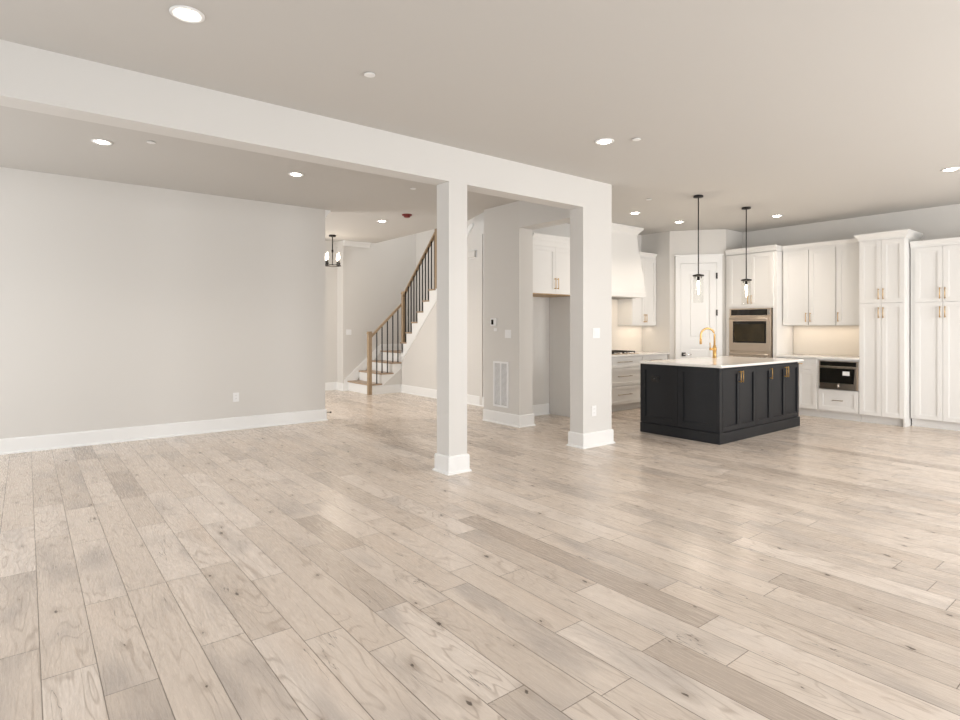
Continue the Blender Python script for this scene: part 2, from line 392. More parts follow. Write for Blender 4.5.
m = MB(FD); m.box(kL-.085, kL, .0, .035, 0, DT+.002).box(kR, kR+.085, .0, .035, 0, DT+.002).box(kL-.085, kR+.085, 0, .037, DT+.002, DT+.125).box(kL-.105, kR+.105, 0, .055, DT+.125, DT+.15)
m.build('door_frame', 'trim', door)
for z in (.25, 1.605, 2.235): MB(FD).box(w1-.012, w1+.014, .03, .043, z-.05, z+.05).build('hinge', 'black', door)
m = MB(FD); m.box(w0+.012, w0+.077, .03, .044, .856, .921, .003)
h = m.build('handle_rose', 'black', door)
MB(FD).tube([(w0+.045, .044, .888), (w0+.045, .08, .888), (w0+.06, .085, .888), (w0+.17, .085, .888)], .009).build('lever', 'chrome', h)

# ------------------------------------------------------------------ staircase
st = root('staircase', (5.42, 10.9, 0), 'turning staircase with oak treads, white risers and an oak handrail on dark balusters', 'staircase')
R = .2092; X0 = 5.42; RUN = .262
ST = FR((0, 0, 0), (1, 0, 0), (0, 1, 0))
def tread(x0, x1, y0, y1, z): return MB().box(x0, x1, y0, y1, z-.030, z, .008).build('tread', 'tread', st)
for i in range(3):
    x = X0+RUN*i; z = R*(i+1)
    tread(x-.02, x+RUN+.02, 10.44, 11.44, z)
    MB().box(x, x+.018, 10.475, 11.43, R*i, z-.030).build('riser', 'trim', st)
x = X0+RUN*3; z = R*4
tread(x-.02, 7.12, 10.44, 11.44, z)
MB().box(x, x+.018, 10.475, 11.43, R*3, z-.030).build('riser', 'trim', st)
NUP = 10
for k in range(NUP):
    y1 = 10.44-.214*k; z = R*(5+k)
    tread(6.12, 7.12, y1-.214-.0, y1+.02, z)
    MB().box(6.29, 7.12, y1-.018, y1, z-R, z-.030).build('riser', 'trim', st)
# white face string of the lower flight, stepped, with plinth
pts = [(X0+.005, 0)]
for i in range(3): pts += [(X0+RUN*i+.005, R*(i+1)-.03), (X0+RUN*(i+1)+.005, R*(i+1)-.03)]
pts += [(X0+RUN*3+.005, R*4-.03), (6.27, R*4-.03), (6.27, 0)]
MB().extrude_az(pts, 10.452, 10.475).build('face_string', 'trim', st)
MB().extrude_az([(5.72, .17), (6.15, .50), (6.15, .17)], 10.446, 10.4525).build('string_panel', 'wall', st)
MB().box(X0+.02, 6.13, 10.432, 10.452, 0, .14).build('plinth', 'trim', st)
# upper face string
FU = FR((0, 0, 0), (0, 1, 0), (1, 0, 0))
pts = []
for k in range(NUP):
    y1 = 10.44-.214*k; z = R*(5+k)-.03
    pts += [(y1, z), (y1-.214, z)]
ye = 10.44-.214*NUP
pts = [(10.45, R*4-.03)]+pts+[(ye, zs(ye)-.30), (10.45, .62)]
MB(FU).extrude_az(pts, 6.138, 6.16).build('face_string', 'trim', st)
MB(FU).extrude_az([(8.4, 2.72), (8.4, 2.86), (8.07, 3.17), (7.99, 3.17), (7.99, 3.12)], 6.13, 6.15).build('face_string', 'trim', st)
# skirt board on the far wall
MB().extrude_az([(5.33, 0), (5.33, .23), (6.20, .98), (7.12, .98), (7.12, .83), (6.2, .80), (5.41, 0)], 11.43, 11.449).build('skirt_board', 'trim', st)
MB(FU).extrude_az([(11.44, .83), (11.44, .98), (10.45, 1.05), (8.3, zs(8.3)+.15), (8.3, zs(8.3)-.1)], 7.105, 7.128).build('skirt_board', 'trim', st)
# newels, rails, balusters
def newel(x, y, z0, z1, r=.037, name='newel_post'):
    m = MB().box(x-r, x+r, y-r, y+r, z0, z1-.05, .003).box(x-r-.008, x+r+.008, y-r-.008, y+r+.008, z1-.05, z1-.03, .003).box(x-r, x+r, y-r, y+r, z1-.03, z1, .006)
    return m.build(name, 'oak', st)
newel(5.415, 10.45, 0, 1.27); newel(6.175, 10.40, .82, 2.10); newel(6.15, 9.12, R*10, 3.35)
def rail(p, q):
    p, q = Vector(p), Vector(q); d = (q-p); m = MB(); sd = Vector((-d.y, d.x, 0)).normalized()*.03; up = Vector((0, 0, .05))
    c = [p-sd, p+sd, p+sd*.8+up, p-sd*.8+up]; e = [q-sd, q+sd, q+sd*.8+up, q-sd*.8+up]
    m.poly([tuple(v) for v in c], [tuple(v) for v in e]); return m.build('handrail', 'oak', st)
rail((5.44, 10.46, 1.13), (6.15, 10.46, 1.80)); rail((6.155, 10.37, 1.99), (6.15, 9.14, 3.17))
def bal(x, y, z0, z1): return MB().tube([(x, y, z0), (x, y, z1)], .009, square=True).build('baluster', 'black', st)
for x, s in ((5.585, 1), (5.705, 2), (5.83, 2), (5.955, 3), (6.075, 3)): bal(x, 10.465, R*s, 1.13+(x-5.44)/(.71)*.67+.01)
for k in range(6):
    y1 = 10.44-.214*k
    for dy in (.055, .162):
        y = y1-dy
        if y > 10.34 or y < 9.17: continue
        bal(6.15, y, R*(5+k), 1.99+(10.37-y)/1.23*1.18+.01)

# ------------------------------------------------------------------ cabinets
def shaker(fr, a0, a1, z0, z1, b=0.0, t=.02, fw=.055, m=None):
    m = m or MB(fr); g = .0015
    a0 += g; a1 -= g; z0 += g; z1 -= g
    m.box(a0, a0+fw, b, b+t, z0, z1).box(a1-fw, a1, b, b+t, z0, z1)
    m.box(a0+fw, a1-fw, b, b+t, z0, z0+fw).box(a0+fw, a1-fw, b, b+t, z1-fw, z1)
    m.box(a0+fw-.001, a1-fw+.001, b, b+t-.013, z0+fw-.001, z1-fw+.001)
    # slim inner bead
    e = .008
    m.box(a0+fw, a0+fw+e, b, b+t-.005, z0+fw, z1-fw).box(a1-fw-e, a1-fw, b, b+t-.005, z0+fw, z1-fw)
    m.box(a0+fw+e, a1-fw-e, b, b+t-.005, z0+fw, z0+fw+e).box(a0+fw+e, a1-fw-e, b, b+t-.005, z1-fw-e, z1-fw)
    return m
def pull(fr, a, z, ln, b, vertical=True, mt='brass', parent=None, r=.005):
    m = MB(fr); o = .032
    if vertical:
        m.tube([(a, b+o, z-ln/2), (a, b+o, z+ln/2)], r, 8)
        for q in (-.42, .42): m.tube([(a, b, z+ln*q), (a, b+o, z+ln*q)], r*1.1, 8)
    else:
        m.tube([(a-ln/2, b+o, z), (a+ln/2, b+o, z)], r, 8)
        for q in (-.42, .42): m.tube([(a+ln*q, b, z), (a+ln*q, b+o, z)], r*1.1, 8)
    return m.build('handle', mt, parent)
CROWN = [(0, 0), (.010, 0), (.014, .025), (.055, .075), (.062, .08), (.062, .10), (0, .10)]
SMALL = [(0, 0), (.012, 0), (.014, .035), (.034, .068), (.040, .075), (.040, .09), (0, .09)]
def cab_crown(fr, a0, a1, depth, z, parent, prof, left=True, right=True):
    path = []
    if left: path.append((a0, -depth))
    path += [(a0, 0), (a1, 0)]
    if right: path.append((a1, -depth))
    m = MB(fr); m.sweep(path, [(o, z+q) for o, q in prof], 1)
    m.box(a0, a1, -depth, 0, z, z+prof[-1][1]-.005)
    return m.build('crown_moulding', 'cab', parent)
def door(fr, a0, a1, z0, z1, parent, hside=None, hz=None, hl=.14, mt='brass', cm='cab', name='door', fw=.055):
    d = shaker(fr, a0, a1, z0, z1, fw=fw).build(name, cm, parent)
    if hside == 'L': pull(fr, a0+.028, hz, hl, .02, True, mt, d)
    if hside == 'R': pull(fr, a1-.028, hz, hl, .02, True, mt, d)
    if hside == 'H': pull(fr, (a0+a1)/2, hz, hl, .02, False, mt, d)
    return d

# --- right wall: frame with a along -Y
XF = 9.33
def FXr(y0, x): return FR((x, y0, 0), (0, -1, 0), (-1, 0, 0))
# oven tower
f = FXr(5.10, XF+.02); dep = XR-XF-.02-.004; wd = .84
t = root('oven_cabinet', f(wd/2, -dep/2, 0), 'tall white cabinet holding the steel double wall oven beside the pantry door', 'cabinet')
MB(f).box(0, wd, -dep, 0, .11, .30).box(0, .06, -dep, 0, .30, 1.67).box(wd-.06, wd, -dep, 0, .30, 1.67).box(0, wd, -dep, 0, 1.67, 2.57).box(0.06, wd-.06, -dep, -dep+.02, .30, 1.67).build('body', 'cab', t)
MB(f).box(0, wd, -dep, -.07, 0, .11).build('toe_kick', 'cab', t)
door(f, .055, wd/2+.005, 1.695, 2.56, t, 'R', 1.81); door(f, wd/2+.005, wd-.045, 1.695, 2.56, t, 'L', 1.81)
door(f, .055, wd-.045, .125, .30, t, 'H', .21, .2, name='drawer')
cab_crown(f, 0, wd-.0, dep, 2.575, t, SMALL, left=False, right=False)
# double oven
fo = f; a0, a1 = .075, wd-.075
ov = root('wall_oven', f(wd/2, -.2, .31), 'stainless steel double wall oven with black glass doors behind the island', 'oven')
MB(fo).box(a0, a1, -.5, .012, .31, 1.665).build('housing', 'steel', ov)
cp = MB(fo).box(a0, a1, .012, .030, 1.535, 1.665, .003).build('control_panel', 'steel', ov)
MB(fo).box(a0+.03, a1-.06, .030, .034, 1.552, 1.648).build('control_glass', 'bglass', cp)
MB(fo).box(a1-.05, a1-.02, .030, .033, 1.56, 1.64).build('end_strip', 'chrome', cp)
for z0, z1 in ((.965, 1.525), (.36, .945)):
    dd = MB(fo).box(a0, a1, .012, .045, z0, z1, .004).build('oven_door', 'steel', ov)
    MB(fo).box(a0+.07, a1-.07, .045, .049, z0+.135, z1-.07).build('door_frame', 'bglass', dd)
    MB(fo).box(a0+.095, a1-.095, .049, .051, z0+.16, z1-.115).build('window', 'oglass', dd)
    m = MB(fo).tube([(a0+.03, .085, z1-.03), (a1-.03, .085, z1-.03)], .012, 12)
    for q in (a0+.05, a1-.05): m.box(q-.012, q+.012, .045, .088, z1-.045, z1-.018)
    m.build('handle', 'steel', dd)
# upper wall cabinets
XU = 9.535
def upper(y0, doors, label, group=None):
    f = FXr(y0, XU); wd = doors[-1][1]; dep = XR-XU-.004
    t = root('wall_cabinet', f(wd/2, -dep/2, 1.38), label, 'cabinet', group)
    MB(f).box(0, wd, -dep, 0, 1.385, 2.57).build('body', 'cab', t)
    for a0, a1, hs in doors: door(f, a0+.004, a1-.004, 1.39, 2.56, t, hs, 1.51)
    return t, f, wd, dep
t, f, wd, dep = upper(4.25, [(.02, .395, 'R'), (.395, .775, 'L')], 'double door white wall cabinet right of the oven cabinet')
cab_crown(f, 0, wd, dep, 2.565, t, SMALL, left=False, right=False)
t, f, wd, dep = upper(4.25-.777, [(.006, .365, 'L')], 'single door white wall cabinet left of the tall pantry cupboard')
cab_crown(f, 0, wd, dep, 2.565, t, SMALL, left=False, right=False)
# tall pantry cabinet
f = FXr(3.105, XF+.02); dep = XR-XF-.02-.004; wd = .545
t = root('pantry_cupboard', f(wd/2, -dep/2, 0), 'tall white four door cupboard with the large flared crown, right of the built-in microwave', 'cabinet')
MB(f).box(0, wd, -dep, 0, .11, 2.58).build('body', 'cab', t)
MB(f).box(0, wd-.02, -dep, -.07, 0, .11).box(wd-.02, wd, -dep, 0, 0, .11).build('toe_kick', 'cab', t)
for z0, z1, hz in ((.115, 1.69, 1.56), (1.695, 2.565, 1.82)):
    door(f, 0.003, .272, z0, z1, t, 'R', hz, .15); door(f, .272, .542, z0, z1, t, 'L', hz, .15)
cab_crown(f, 0, wd, dep, 2.575, t, [(o*.9, z*1.0) for o, z in CROWN])
# right cupboard
f = FXr(2.545, 9.52); dep = XR-9.52-.004; wd = .70
t = root('pantry_cupboard', f(wd/2, -dep/2, 0), 'lower set-back tall white cupboard at the right edge, with a plain crown', 'cabinet')
MB(f).box(0, wd, -dep, 0, .11, 2.44).build('body', 'cab', t)
MB(f).box(0, wd, -dep, -.06, 0, .11).build('toe_kick', 'cab', t)
for z0, z1, hz in ((.115, 1.69, 1.56), (1.695, 2.43, 1.81)):
    door(f, .05, .357, z0, z1, t, 'R', hz, .15); door(f, .357, .664, z0, z1, t, 'L', hz, .15)
cab_crown(f, 0, wd, dep, 2.435, t, SMALL, left=False, right=False)
# next cupboard further right (at the frame's edge)
f = FXr(1.843, 9.52); wd = .66
t = root('pantry_cupboard', f(wd/2, -dep/2, 0), 'last tall white cupboard of the run, past the right edge of the photo', 'cabinet')
MB(f).box(0, wd, -dep, 0, .11, 2.44).build('body', 'cab', t)
MB(f).box(0, wd, -dep, -.06, 0, .11).build('toe_kick', 'cab', t)
for z0, z1, hz in ((.115, 1.69, 1.56), (1.695, 2.43, 1.81)):
    door(f, .02, .33, z0, z1, t, 'R', hz, .15); door(f, .33, .64, z0, z1, t, 'L', hz, .15)
cab_crown(f, 0, wd, dep, 2.435, t, SMALL, left=False, right=True)
# base cabinets on the right wall
dep = XR-XF-.02-.004
f = FXr(4.255, XF+.02); wd = .61
t = root('base_cabinet', f(wd/2, -dep/2, 0), 'white base cabinet with a drawer over a door, between oven cabinet and microwave', 'cabinet')
MB(f).box(0, wd, -dep, 0, .11, .884).build('body', 'cab', t)
MB(f).box(0, wd, -dep, -.07, 0, .11).build('toe_kick', 'cab', t)
door(f, .01, wd-.02, .715, .872, t, 'H', .80, .2, name='drawer', fw=.04)
door(f, .01, wd/2-.005, .125, .71, t, 'R', .62); door(f, wd/2-.005, wd-.02, .125, .71, t, 'L', .62)
f = FXr(3.643, XF+.02); wd = .535
t = root('base_cabinet', f(wd/2, -dep/2, 0), 'white base cabinet with one deep drawer under the built-in microwave', 'cabinet')
MB(f).box(0, wd, -dep, 0, .11, .44).box(0, .012, -dep, 0, .44, .884).box(wd-.012, wd, -dep, 0, .44, .884).box(.012, wd-.012, -dep, -dep+.02, .44, .884).box(.012, wd-.012, -dep, 0, .862, .884).build('body', 'cab', t)
MB(f).box(0, wd, -dep, -.07, 0, .11).build('toe_kick', 'cab', t)
door(f, .004, wd-.004, .13, .435, t, 'H', .285, .14, name='drawer', mt='dbrass')
mw = root('microwave_drawer', f(wd/2, -.2, .445), 'built-in black and steel microwave drawer with a white sticker', 'microwave')
MB(f).box(.014, wd-.014, -.45, .018, .445, .858).build('housing', 'steel', mw)
MB(f).box(.03, wd-.03, .018, .030, .785, .85, .003).build('control_panel', 'bglass', mw)
MB(f).box(.016, wd-.016, .018, .032, .755, .785, .004).build('trim_strip', 'steel', mw)
d = MB(f).box(.03, wd-.03, .018, .040, .535, .752, .003).build('glass_door', 'bglass', mw)
MB(f).box(.335, .425, .040, .0412, .655, .715).build('sticker', 'plastic', d)
m = MB(f)
m.extrude_az([(.018, .452), (wd-.018, .452), (wd-.06, .535), (.06, .535)], .018, .055)
m.build('lower_lip', 'steel', mw)
MB(f).tube([(.28, .058, .53), (.285, .07, .47)], .006, 6).build('latch', 'chrome', mw)
MB(f).extrude_az([(wd-.018, .452), (wd-.018, .75), (wd-.04, .75), (wd-.055, .53)], .018, .05).build('side_lip', 'steel', mw)
o = MB().box(XF-.03, XR-.006, 3.108, 4.255, .886, .916, .004).build('worktop', 'quartz')
tag(o, 'white quartz worktop along the right wall above the microwave', 'worktop')
o = MB().box(XR-.014, XR-.002, 3.11, 4.25, .918, 1.383).build('backsplash', 'tile')
tag(o, 'cream backsplash panel on the right wall under the wall cabinets', 'backsplash')

# --- back (range) wall: a along +X, outwards -Y
def FYr(x0, y): return FR((x0, y, 0), (1, 0, 0), (0, -1, 0))
YF = 5.86; dep = YW-YF-.02-.004
f = FYr(7.08, YF+.02); wd = .99
t = root('base_cabinet', f(wd/2, -dep/2, 0), 'white base cabinet with three wide drawers under the gas cooktop', 'cabinet')
MB(f).box(0, wd, -dep, 0, .11, .884).build('body', 'cab', t)
MB(f).box(0, wd, -dep, -.07, 0, .11).build('toe_kick', 'cab', t)
for z0, z1 in ((.705, .872), (.415, .70), (.12, .41)):
    door(f, .004, wd-.004, z0, z1, t, 'H', (z0+z1)/2+.01, .36, mt='dbrass', name='drawer', fw=.045)
f = FYr(8.073, YF+.02); wd = XP-8.073-.004
t = root('base_cabinet', f(wd/2, -dep/2, 0), 'white base cabinet in the corner behind the island, right of the cooktop drawers', 'cabinet')
MB(f).box(0, wd, -dep, 0, .11, .884).build('body', 'cab', t)
MB(f).box(0, wd, -dep, -.07, 0, .11).build('toe_kick', 'cab', t)
door(f, .004, wd/2, .12, .70, t, 'R', .61); door(f, wd/2, wd-.02, .12, .70, t, 'L', .61); door(f, .004, wd-.02, .705, .872, t, 'H', .80, .3, mt='dbrass', name='drawer', fw=.045)
f = FYr(6.475, YF+.02); wd = .60
t = root('base_cabinet', f(wd/2, -dep/2, 0), 'white base cabinet left of the cooktop, hidden behind the wide column', 'cabinet')
MB(f).box(0, wd, -dep, 0, .11, .884).build('body', 'cab', t)
MB(f).box(0, wd, -dep, -.07, 0, .11).build('toe_kick', 'cab', t)
door(f, .004, wd/2, .12, .70, t, 'R', .61); door(f, wd/2, wd-.004, .12, .70, t, 'L', .61); door(f, .004, wd-.004, .705, .872, t, 'H', .80, .3, mt='dbrass', name='drawer', fw=.045)
o = MB().box(6.475, XP-.004, YF-.03, YW-.004, .886, .916, .004).build('worktop', 'quartz')
tag(o, 'white quartz worktop on the back wall around the gas cooktop', 'worktop')
o = MB().box(6.475, XP-.004, YW-.014, YW-.004, .918, 1.383).box(7.0, 8.108, YW-.014, YW-.004, 1.383, 1.835).build('backsplash', 'tile')
tag(o, 'cream backsplash panel behind the gas cooktop', 'backsplash')
ck = root('gas_cooktop', (7.555, 6.12, .917), 'gas cooktop with black iron grates set in the back worktop', 'cooktop')
MB().box(7.10, 8.01, 5.88, 6.38, .917, .926, .003).build('pan', 'steel', ck)
for gx in (7.12, 7.42, 7.72):
    m = MB()
    for q in (0, .135, .27): m.box(gx+q-.006+.006, gx+q+.008, 5.96, 6.36, .945, .962)
    for q in (5.96, 6.155, 6.345): m.box(gx, gx+.278, q, q+.014, .945, .962)
    for qx in (0, .264):
        for qy in (5.96, 6.345): m.box(gx+qx, gx+qx+.014, qy, qy+.014, .926, .945)
    m.build('grate', 'iron', ck)
    for qy in (6.06, 6.25): MB().lathe(gx+.14, qy, [(.045, .926), (.045, .936), (.03, .944)], 20).build('burner', 'iron', ck)
for i in range(5): MB().lathe(7.30+.127*i, 5.915, [(.018, .926), (.018, .944), (.015, .948)], 16).build('knob', 'chrome', ck)
# range hood
hd = root('range_hood', (7.55, 6.2, 1.85), 'white flared range hood cover rising to the ceiling above the cooktop', 'range hood')
m = MB(); X0h, X1h = 7.01, 8.10
def ring(z, yf, e=0): return [(X0h-e, yf, z), (X1h+e, yf, z), (X1h+e, YW-.003, z), (X0h-e, YW-.003, z)]
prev = ring(1.93, 5.835)
for z, yf in ((2.0, 5.838), (2.15, 5.86), (2.35, 5.90), (2.6, 5.95), (2.92, 6.0)):
    cur = ring(z, yf); m.poly(prev, cur); prev = cur
m.build('hood_body', 'cab', hd)
MB().box(X0h-.008, X1h+.008, 5.815, YW-.003, 1.845, 1.93, .004).build('hood_apron', 'cab', hd)
m = MB(); m.sweep([(X0h, YW-.003), (X0h, 6.0), (X1h, 6.0), (X1h, YW-.003)], [(0, 2.90), (.012, 2.90), (.016, 2.925), (.07, 2.985), (.08, 2.99), (.08, ZM-.003), (0, ZM-.003)], -1)
m.build('crown_moulding', 'cab', hd)
MB().box(X0h+.1, X1h-.1, 5.95, 6.35, 1.838, 1.845).build('filter_panel', 'grey', hd)
# upper cabinets by the hood
YU = 6.10
def upper_b(x0, wd, label):
    f = FYr(x0, YU+.02); dep = YW-YU-.024
    t = root('wall_cabinet', f(wd/2, -dep/2, 1.38), label, 'cabinet')
    MB(f).box(0, wd, -dep, 0, 1.385, 2.57).build('body', 'cab', t)
    door(f, .004, wd/2, 1.39, 2.56, t, 'R', 1.51); door(f, wd/2, wd-.004, 1.39, 2.56, t, 'L', 1.51)
    cab_crown(f, 0, wd, dep, 2.565, t, SMALL, left=False, right=False)
upper_b(8.112, XP-8.112-.003, 'white wall cabinet right of the range hood, beside the pantry corner')
upper_b(6.475, .52, 'white wall cabinet left of the range hood, hidden behind the wide column')
# fridge surround
f = FYr(5.505, 5.84); wd = .935
o = MB().box(6.445, 6.468, 5.80, YW-.003, 0, 2.66).build('fridge_side_panel', 'cab')
tag(o, 'tall white end panel on the right side of the empty fridge alcove', 'panel')
dep = YW-5.84-.004
t = root('fridge_top_cabinet', f(wd/2, -dep/2, 1.82), 'white double door cabinet hung high over the empty fridge alcove', 'cabinet')
MB(f).box(0, wd, -dep, 0, 1.835, 2.58).build('body', 'cab', t)
MB(f).box(0.001, wd-.001, -dep, .0, 1.822, 1.835).build('underside', 'under', t)
door(f, .004, wd/2, 1.835, 2.50, t, 'R', 1.98, .16); door(f, wd/2, wd-.004, 1.835, 2.50, t, 'L', 1.98, .16)
MB(f).box(0, wd, 0, .02, 2.50, 2.58).sweep([(0, .02), (wd, .02)], [(o_, 2.575+z) for o_, z in SMALL], 1).box(0, wd, -dep, .02, 2.58, 2.66).build('crown_moulding', 'cab', t)

# ------------------------------------------------------------------ island
isl = root('kitchen_island', (7.33, 4.05, 0), 'charcoal black kitchen island cabinet with brass pulls standing on the oak floor', 'island')
MB().box(6.30, 8.35, 3.525, 4.595, .125, .884).build('body', 'dark', isl)
BI = [(0, 0), (.023, 0), (.023, .122), (.020, .128), (0, .13)]
MB().sweep([(6.30, 3.525), (8.35, 3.525), (8.35, 4.573), (6.30, 4.573)], BI, side=-1, closed=True).build('base_trim', 'dark', isl)
fI = FR((6.30, 3.525, 0), (1, 0, 0), (0, -1, 0))
MB(fI).box(-.02, .045, 0, .02, .13, .884).build('corner_stile', 'dark', isl)
MB(fI).box(.045, 2.045, 0, .004, .866, .884).build('top_rail', 'dark', isl)
ed = [.05, .44, .835, 1.235, 1.635, 2.045]
for i, hs in enumerate(('R', 'L', 'R', 'R', 'L')):
    door(fI, ed[i], ed[i+1], .135, .866, isl, hs, .765, .14, cm='dark')
fL = FR((6.30, 4.595, 0), (0, -1, 0), (-1, 0, 0))
p1 = shaker(fL, 0.0, .545, .135, .884, fw=.07).build('side_panel', 'dark', isl)
p2 = shaker(fL, .545, 1.07, .135, .884, fw=.07).build('side_panel', 'dark', isl)
m = MB(fL).box(.165, .28, .011, .016, .66, .735, .002)
o = m.build('island_outlet', 'black', isl)
for q in (.19, .235): MB(fL).box(q, q+.022, .016, .018, .68, .715).build('socket', 'bglass', o)
MB().box(8.35, 8.362, 3.6, 4.5, .2, .8).build('end_panel', 'dark', isl)
fB = FR((6.30, 4.595, 0), (1, 0, 0), (0, 1, 0))
for i in range(4): shaker(fB, .0+.5075*i, .5075*(i+1), .135, .884, t=.015).build('back_panel', 'dark', isl)
o = MB().box(6.268, 8.43, 3.475, 4.60, .886, .916, .004).build('island_worktop', 'quartz')
tag(o, 'polished white quartz worktop lying on the black island', 'worktop')
fc = root('kitchen_faucet', (7.765, 4.41, .917), 'brass gooseneck faucet standing on the white island worktop', 'faucet')
FX_, FY_ = 7.765, 4.41; FF = FR((FX_, FY_, 0), (-.88, .475, 0), (-.475, -.88, 0))
MB(FF).lathe(0, 0, [(.031, .917), (.031, .925), (.025, .930), (.025, 1.02), (.030, 1.022), (.030, 1.065), (.023, 1.07), (.017, 1.10)], 24).build('body', 'brass', fc)
pts = [(0, 0, 1.09), (0, 0, 1.235)]
for i in range(1, 17):
    t_ = math.pi*i/16; pts.append((.108-.108*math.cos(t_), 0, 1.235+.105*math.sin(t_)))
pts += [(.216, 0, 1.20), (.216, 0, 1.14)]
sp_ = MB(FF).tube(pts, .0135, 14).build('spout', 'brass', fc)
MB(FF).tube([(.216, 0, 1.185), (.216, 0, 1.115)], .0165, 14).build('spray_head', 'brass', sp_)
lv = MB(FF).tube([(0, 0, 1.042), (.075, 0, 1.042)], [.017, .015], 12).build('side_valve', 'brass', fc)
MB(FF).tube([(.066, 0, 1.045), (.072, 0, 1.135)], .007, 8).build('lever', 'brass', lv)

# ------------------------------------------------------------------ pendants
def pendant(x, y, label):
    r = root('pendant_lamp', (x, y, ZM), label, 'pendant lamp', 'glass pendants over the island')
    MB().lathe(x, y, [(.055, ZM-.002), (.060, ZM-.006), (.060, ZM-.024), (.012, ZM-.03)], 28).build('canopy', 'black', r)
    MB().lathe(x, y, [(.007, ZM-.03), (.007, 2.03)], 10).build('rod', 'black', r)
    cp = MB().lathe(x, y, [(.012, 2.035), (.03, 2.03), (.068, 2.022), (.070, 2.008), (.066, 2.004), (.02, 2.0)], 30).build('cap', 'black', r)
    MB().lathe(x, y, [(.017, 2.0), (.017, 1.955), (.012, 1.95)], 16).build('socket', 'black', cp)
    for k in range(3):
        a = 2.1*k+.4; MB().lathe(x+.042*math.cos(a), y+.042*math.sin(a), [(.005, 2.0), (.005, 1.975)], 8).build('screw', 'black', cp)
    # open glass cylinder with wall thickness
    m = MB(); n = 32; R0, R1 = .062, .0585; z0, z1 = 1.67, 2.0
    V = [[m.bm.verts.new(Vector((x+rr*math.cos(2*math.pi*i/n), y+rr*math.sin(2*math.pi*i/n), zz))) for i in range(n)] for rr, zz in ((R0, z0), (R0, z1), (R1, z1), (R1, z0))]
    for q in range(4):
        for i in range(n):
            fcs = m.bm.faces.new((V[q][i], V[q][(i+1) % n], V[(q+1) % 4][(i+1) % n], V[(q+1) % 4][i])); fcs.smooth = True
    m.build('glass_shade', 'glass', r)
    MB().lathe(x, y, [(.009, 1.948), (.014, 1.93), (.016, 1.905), (.012, 1.87), (.009, 1.80), (.006, 1.78)], 16).build('bulb', 'bulb', r)
    l = bpy.data.lights.new('pendant_glow', 'POINT'); l.energy = 5; l.color = (1, .86, .68); l.shadow_soft_size = .03
    lo = bpy.data.objects.new('pendant_glow', l); COL.objects.link(lo); lo.location = (x, y, 1.74)
pendant(6.71, 4.03, 'black stemmed clear glass pendant in front of the pantry door, the left of the two')
pendant(7.89, 4.01, 'black stemmed clear glass pendant in front of the oven cabinet, the right of the two')
# chandelier in the foyer
cx, cy = 4.475, 10.105
r = root('foyer_chandelier', (cx, cy, ZB), 'black candle chandelier hanging in the foyer, partly behind the left wall', 'chandelier')
MB().lathe(cx, cy, [(.062, ZB-.002), (.065, ZB-.03), (.02, ZB-.04)], 24).build('canopy', 'black', r)
MB().lathe(cx, cy, [(.010, ZB-.04), (.010, 2.80), (.018, 2.79), (.018, 2.75), (.010, 2.74), (.010, 2.50)], 12).build('rod', 'black', r)
m = MB(); RR = .145
m.tube([(cx+RR*math.cos(2*math.pi*i/32), cy+RR*math.sin(2*math.pi*i/32), 2.50) for i in range(33)], .010, 8)
m.build('ring', 'black', r)
for k in range(4):
    a = math.pi/2*k+math.radians(29); px, py = cx+RR*math.cos(a), cy+RR*math.sin(a)
    ar = MB().tube([(cx, cy, 2.505), (px, py, 2.505)], .008, 8).build('arm', 'black', r)
    c = MB().lathe(px, py, [(.012, 2.50), (.026, 2.53), (.026, 2.54), (.012, 2.545), (.012, 2.60)], 14).build('candle_cup', 'black', ar)
    MB().lathe(px, py, [(.008, 2.60), (.019, 2.635), (.019, 2.665), (.010, 2.71), (.003, 2.74)], 14).build('candle_bulb', 'bulb', ar)
l = bpy.data.lights.new('chandelier_glow', 'POINT'); l.energy = 8; l.color = (1, .88, .72); l.shadow_soft_size = .12
lo = bpy.data.objects.new('chandelier_glow', l); COL.objects.link(lo); lo.location = (cx, cy, 2.40)

# ------------------------------------------------------------------ ceiling fixtures
def downlight(x, y, z, label, rad=.085, warm=(1, .955, .90), pw=P_SPOT):
    r = root('recessed_downlight', (x, y, z), label, 'downlight', 'recessed downlights')
    m = MB(); n = 32
    prof = [(rad, z-.001), (rad, z-.006), (rad*.93, z-.010), (rad*.80, z-.008), (rad*.66, z-.003), (rad*.62, z-.001)]
    m.lathe(x, y, prof, n).build('trim_ring', 'ring', r)
    MB().lathe(x, y, [(rad*.58, z-.0035), (rad*.58, z-.009), (rad*.5, z-.012)], 28).build('lens', 'lamp', r)
    l = bpy.data.lights.new('downlight_beam', 'SPOT'); l.energy = pw; l.color = warm; l.spot_size = math.radians(125); l.spot_blend = .9; l.shadow_soft_size = .05
    lo = bpy.data.objects.new('downlight_beam', l); COL.objects.link(lo); lo.location = (x, y, z-.03)
downlight(.675, 3.36*1.005, ZM, 'large white downlight at the top left, in front of the beam')
downlight(4.08, 3.37, ZM, 'downlight in the middle of the main ceiling, right of the wide column')
downlight(7.68, 1.70, ZM, 'downlight at the right edge of the ceiling, above the right cupboards')
downlight(6.99, 5.21, ZM, 'kitchen downlight in front of the range hood', warm=(1, .86, .72), pw=24)
downlight(8.14, 5.22, ZM, 'kitchen downlight before the pantry door, left of the left pendant', warm=(1, .86, .72), pw=24)
downlight(8.85, 4.03, ZM, 'kitchen downlight in front of the wall cabinets, right of both pendants', warm=(1, .86, .72), pw=24)
downlight(.551, 6.33, ZB, 'downlight past the beam over the left wall, nearest the left edge')
downlight(2.371, 6.33, ZB, 'downlight past the beam in the middle of the left room')
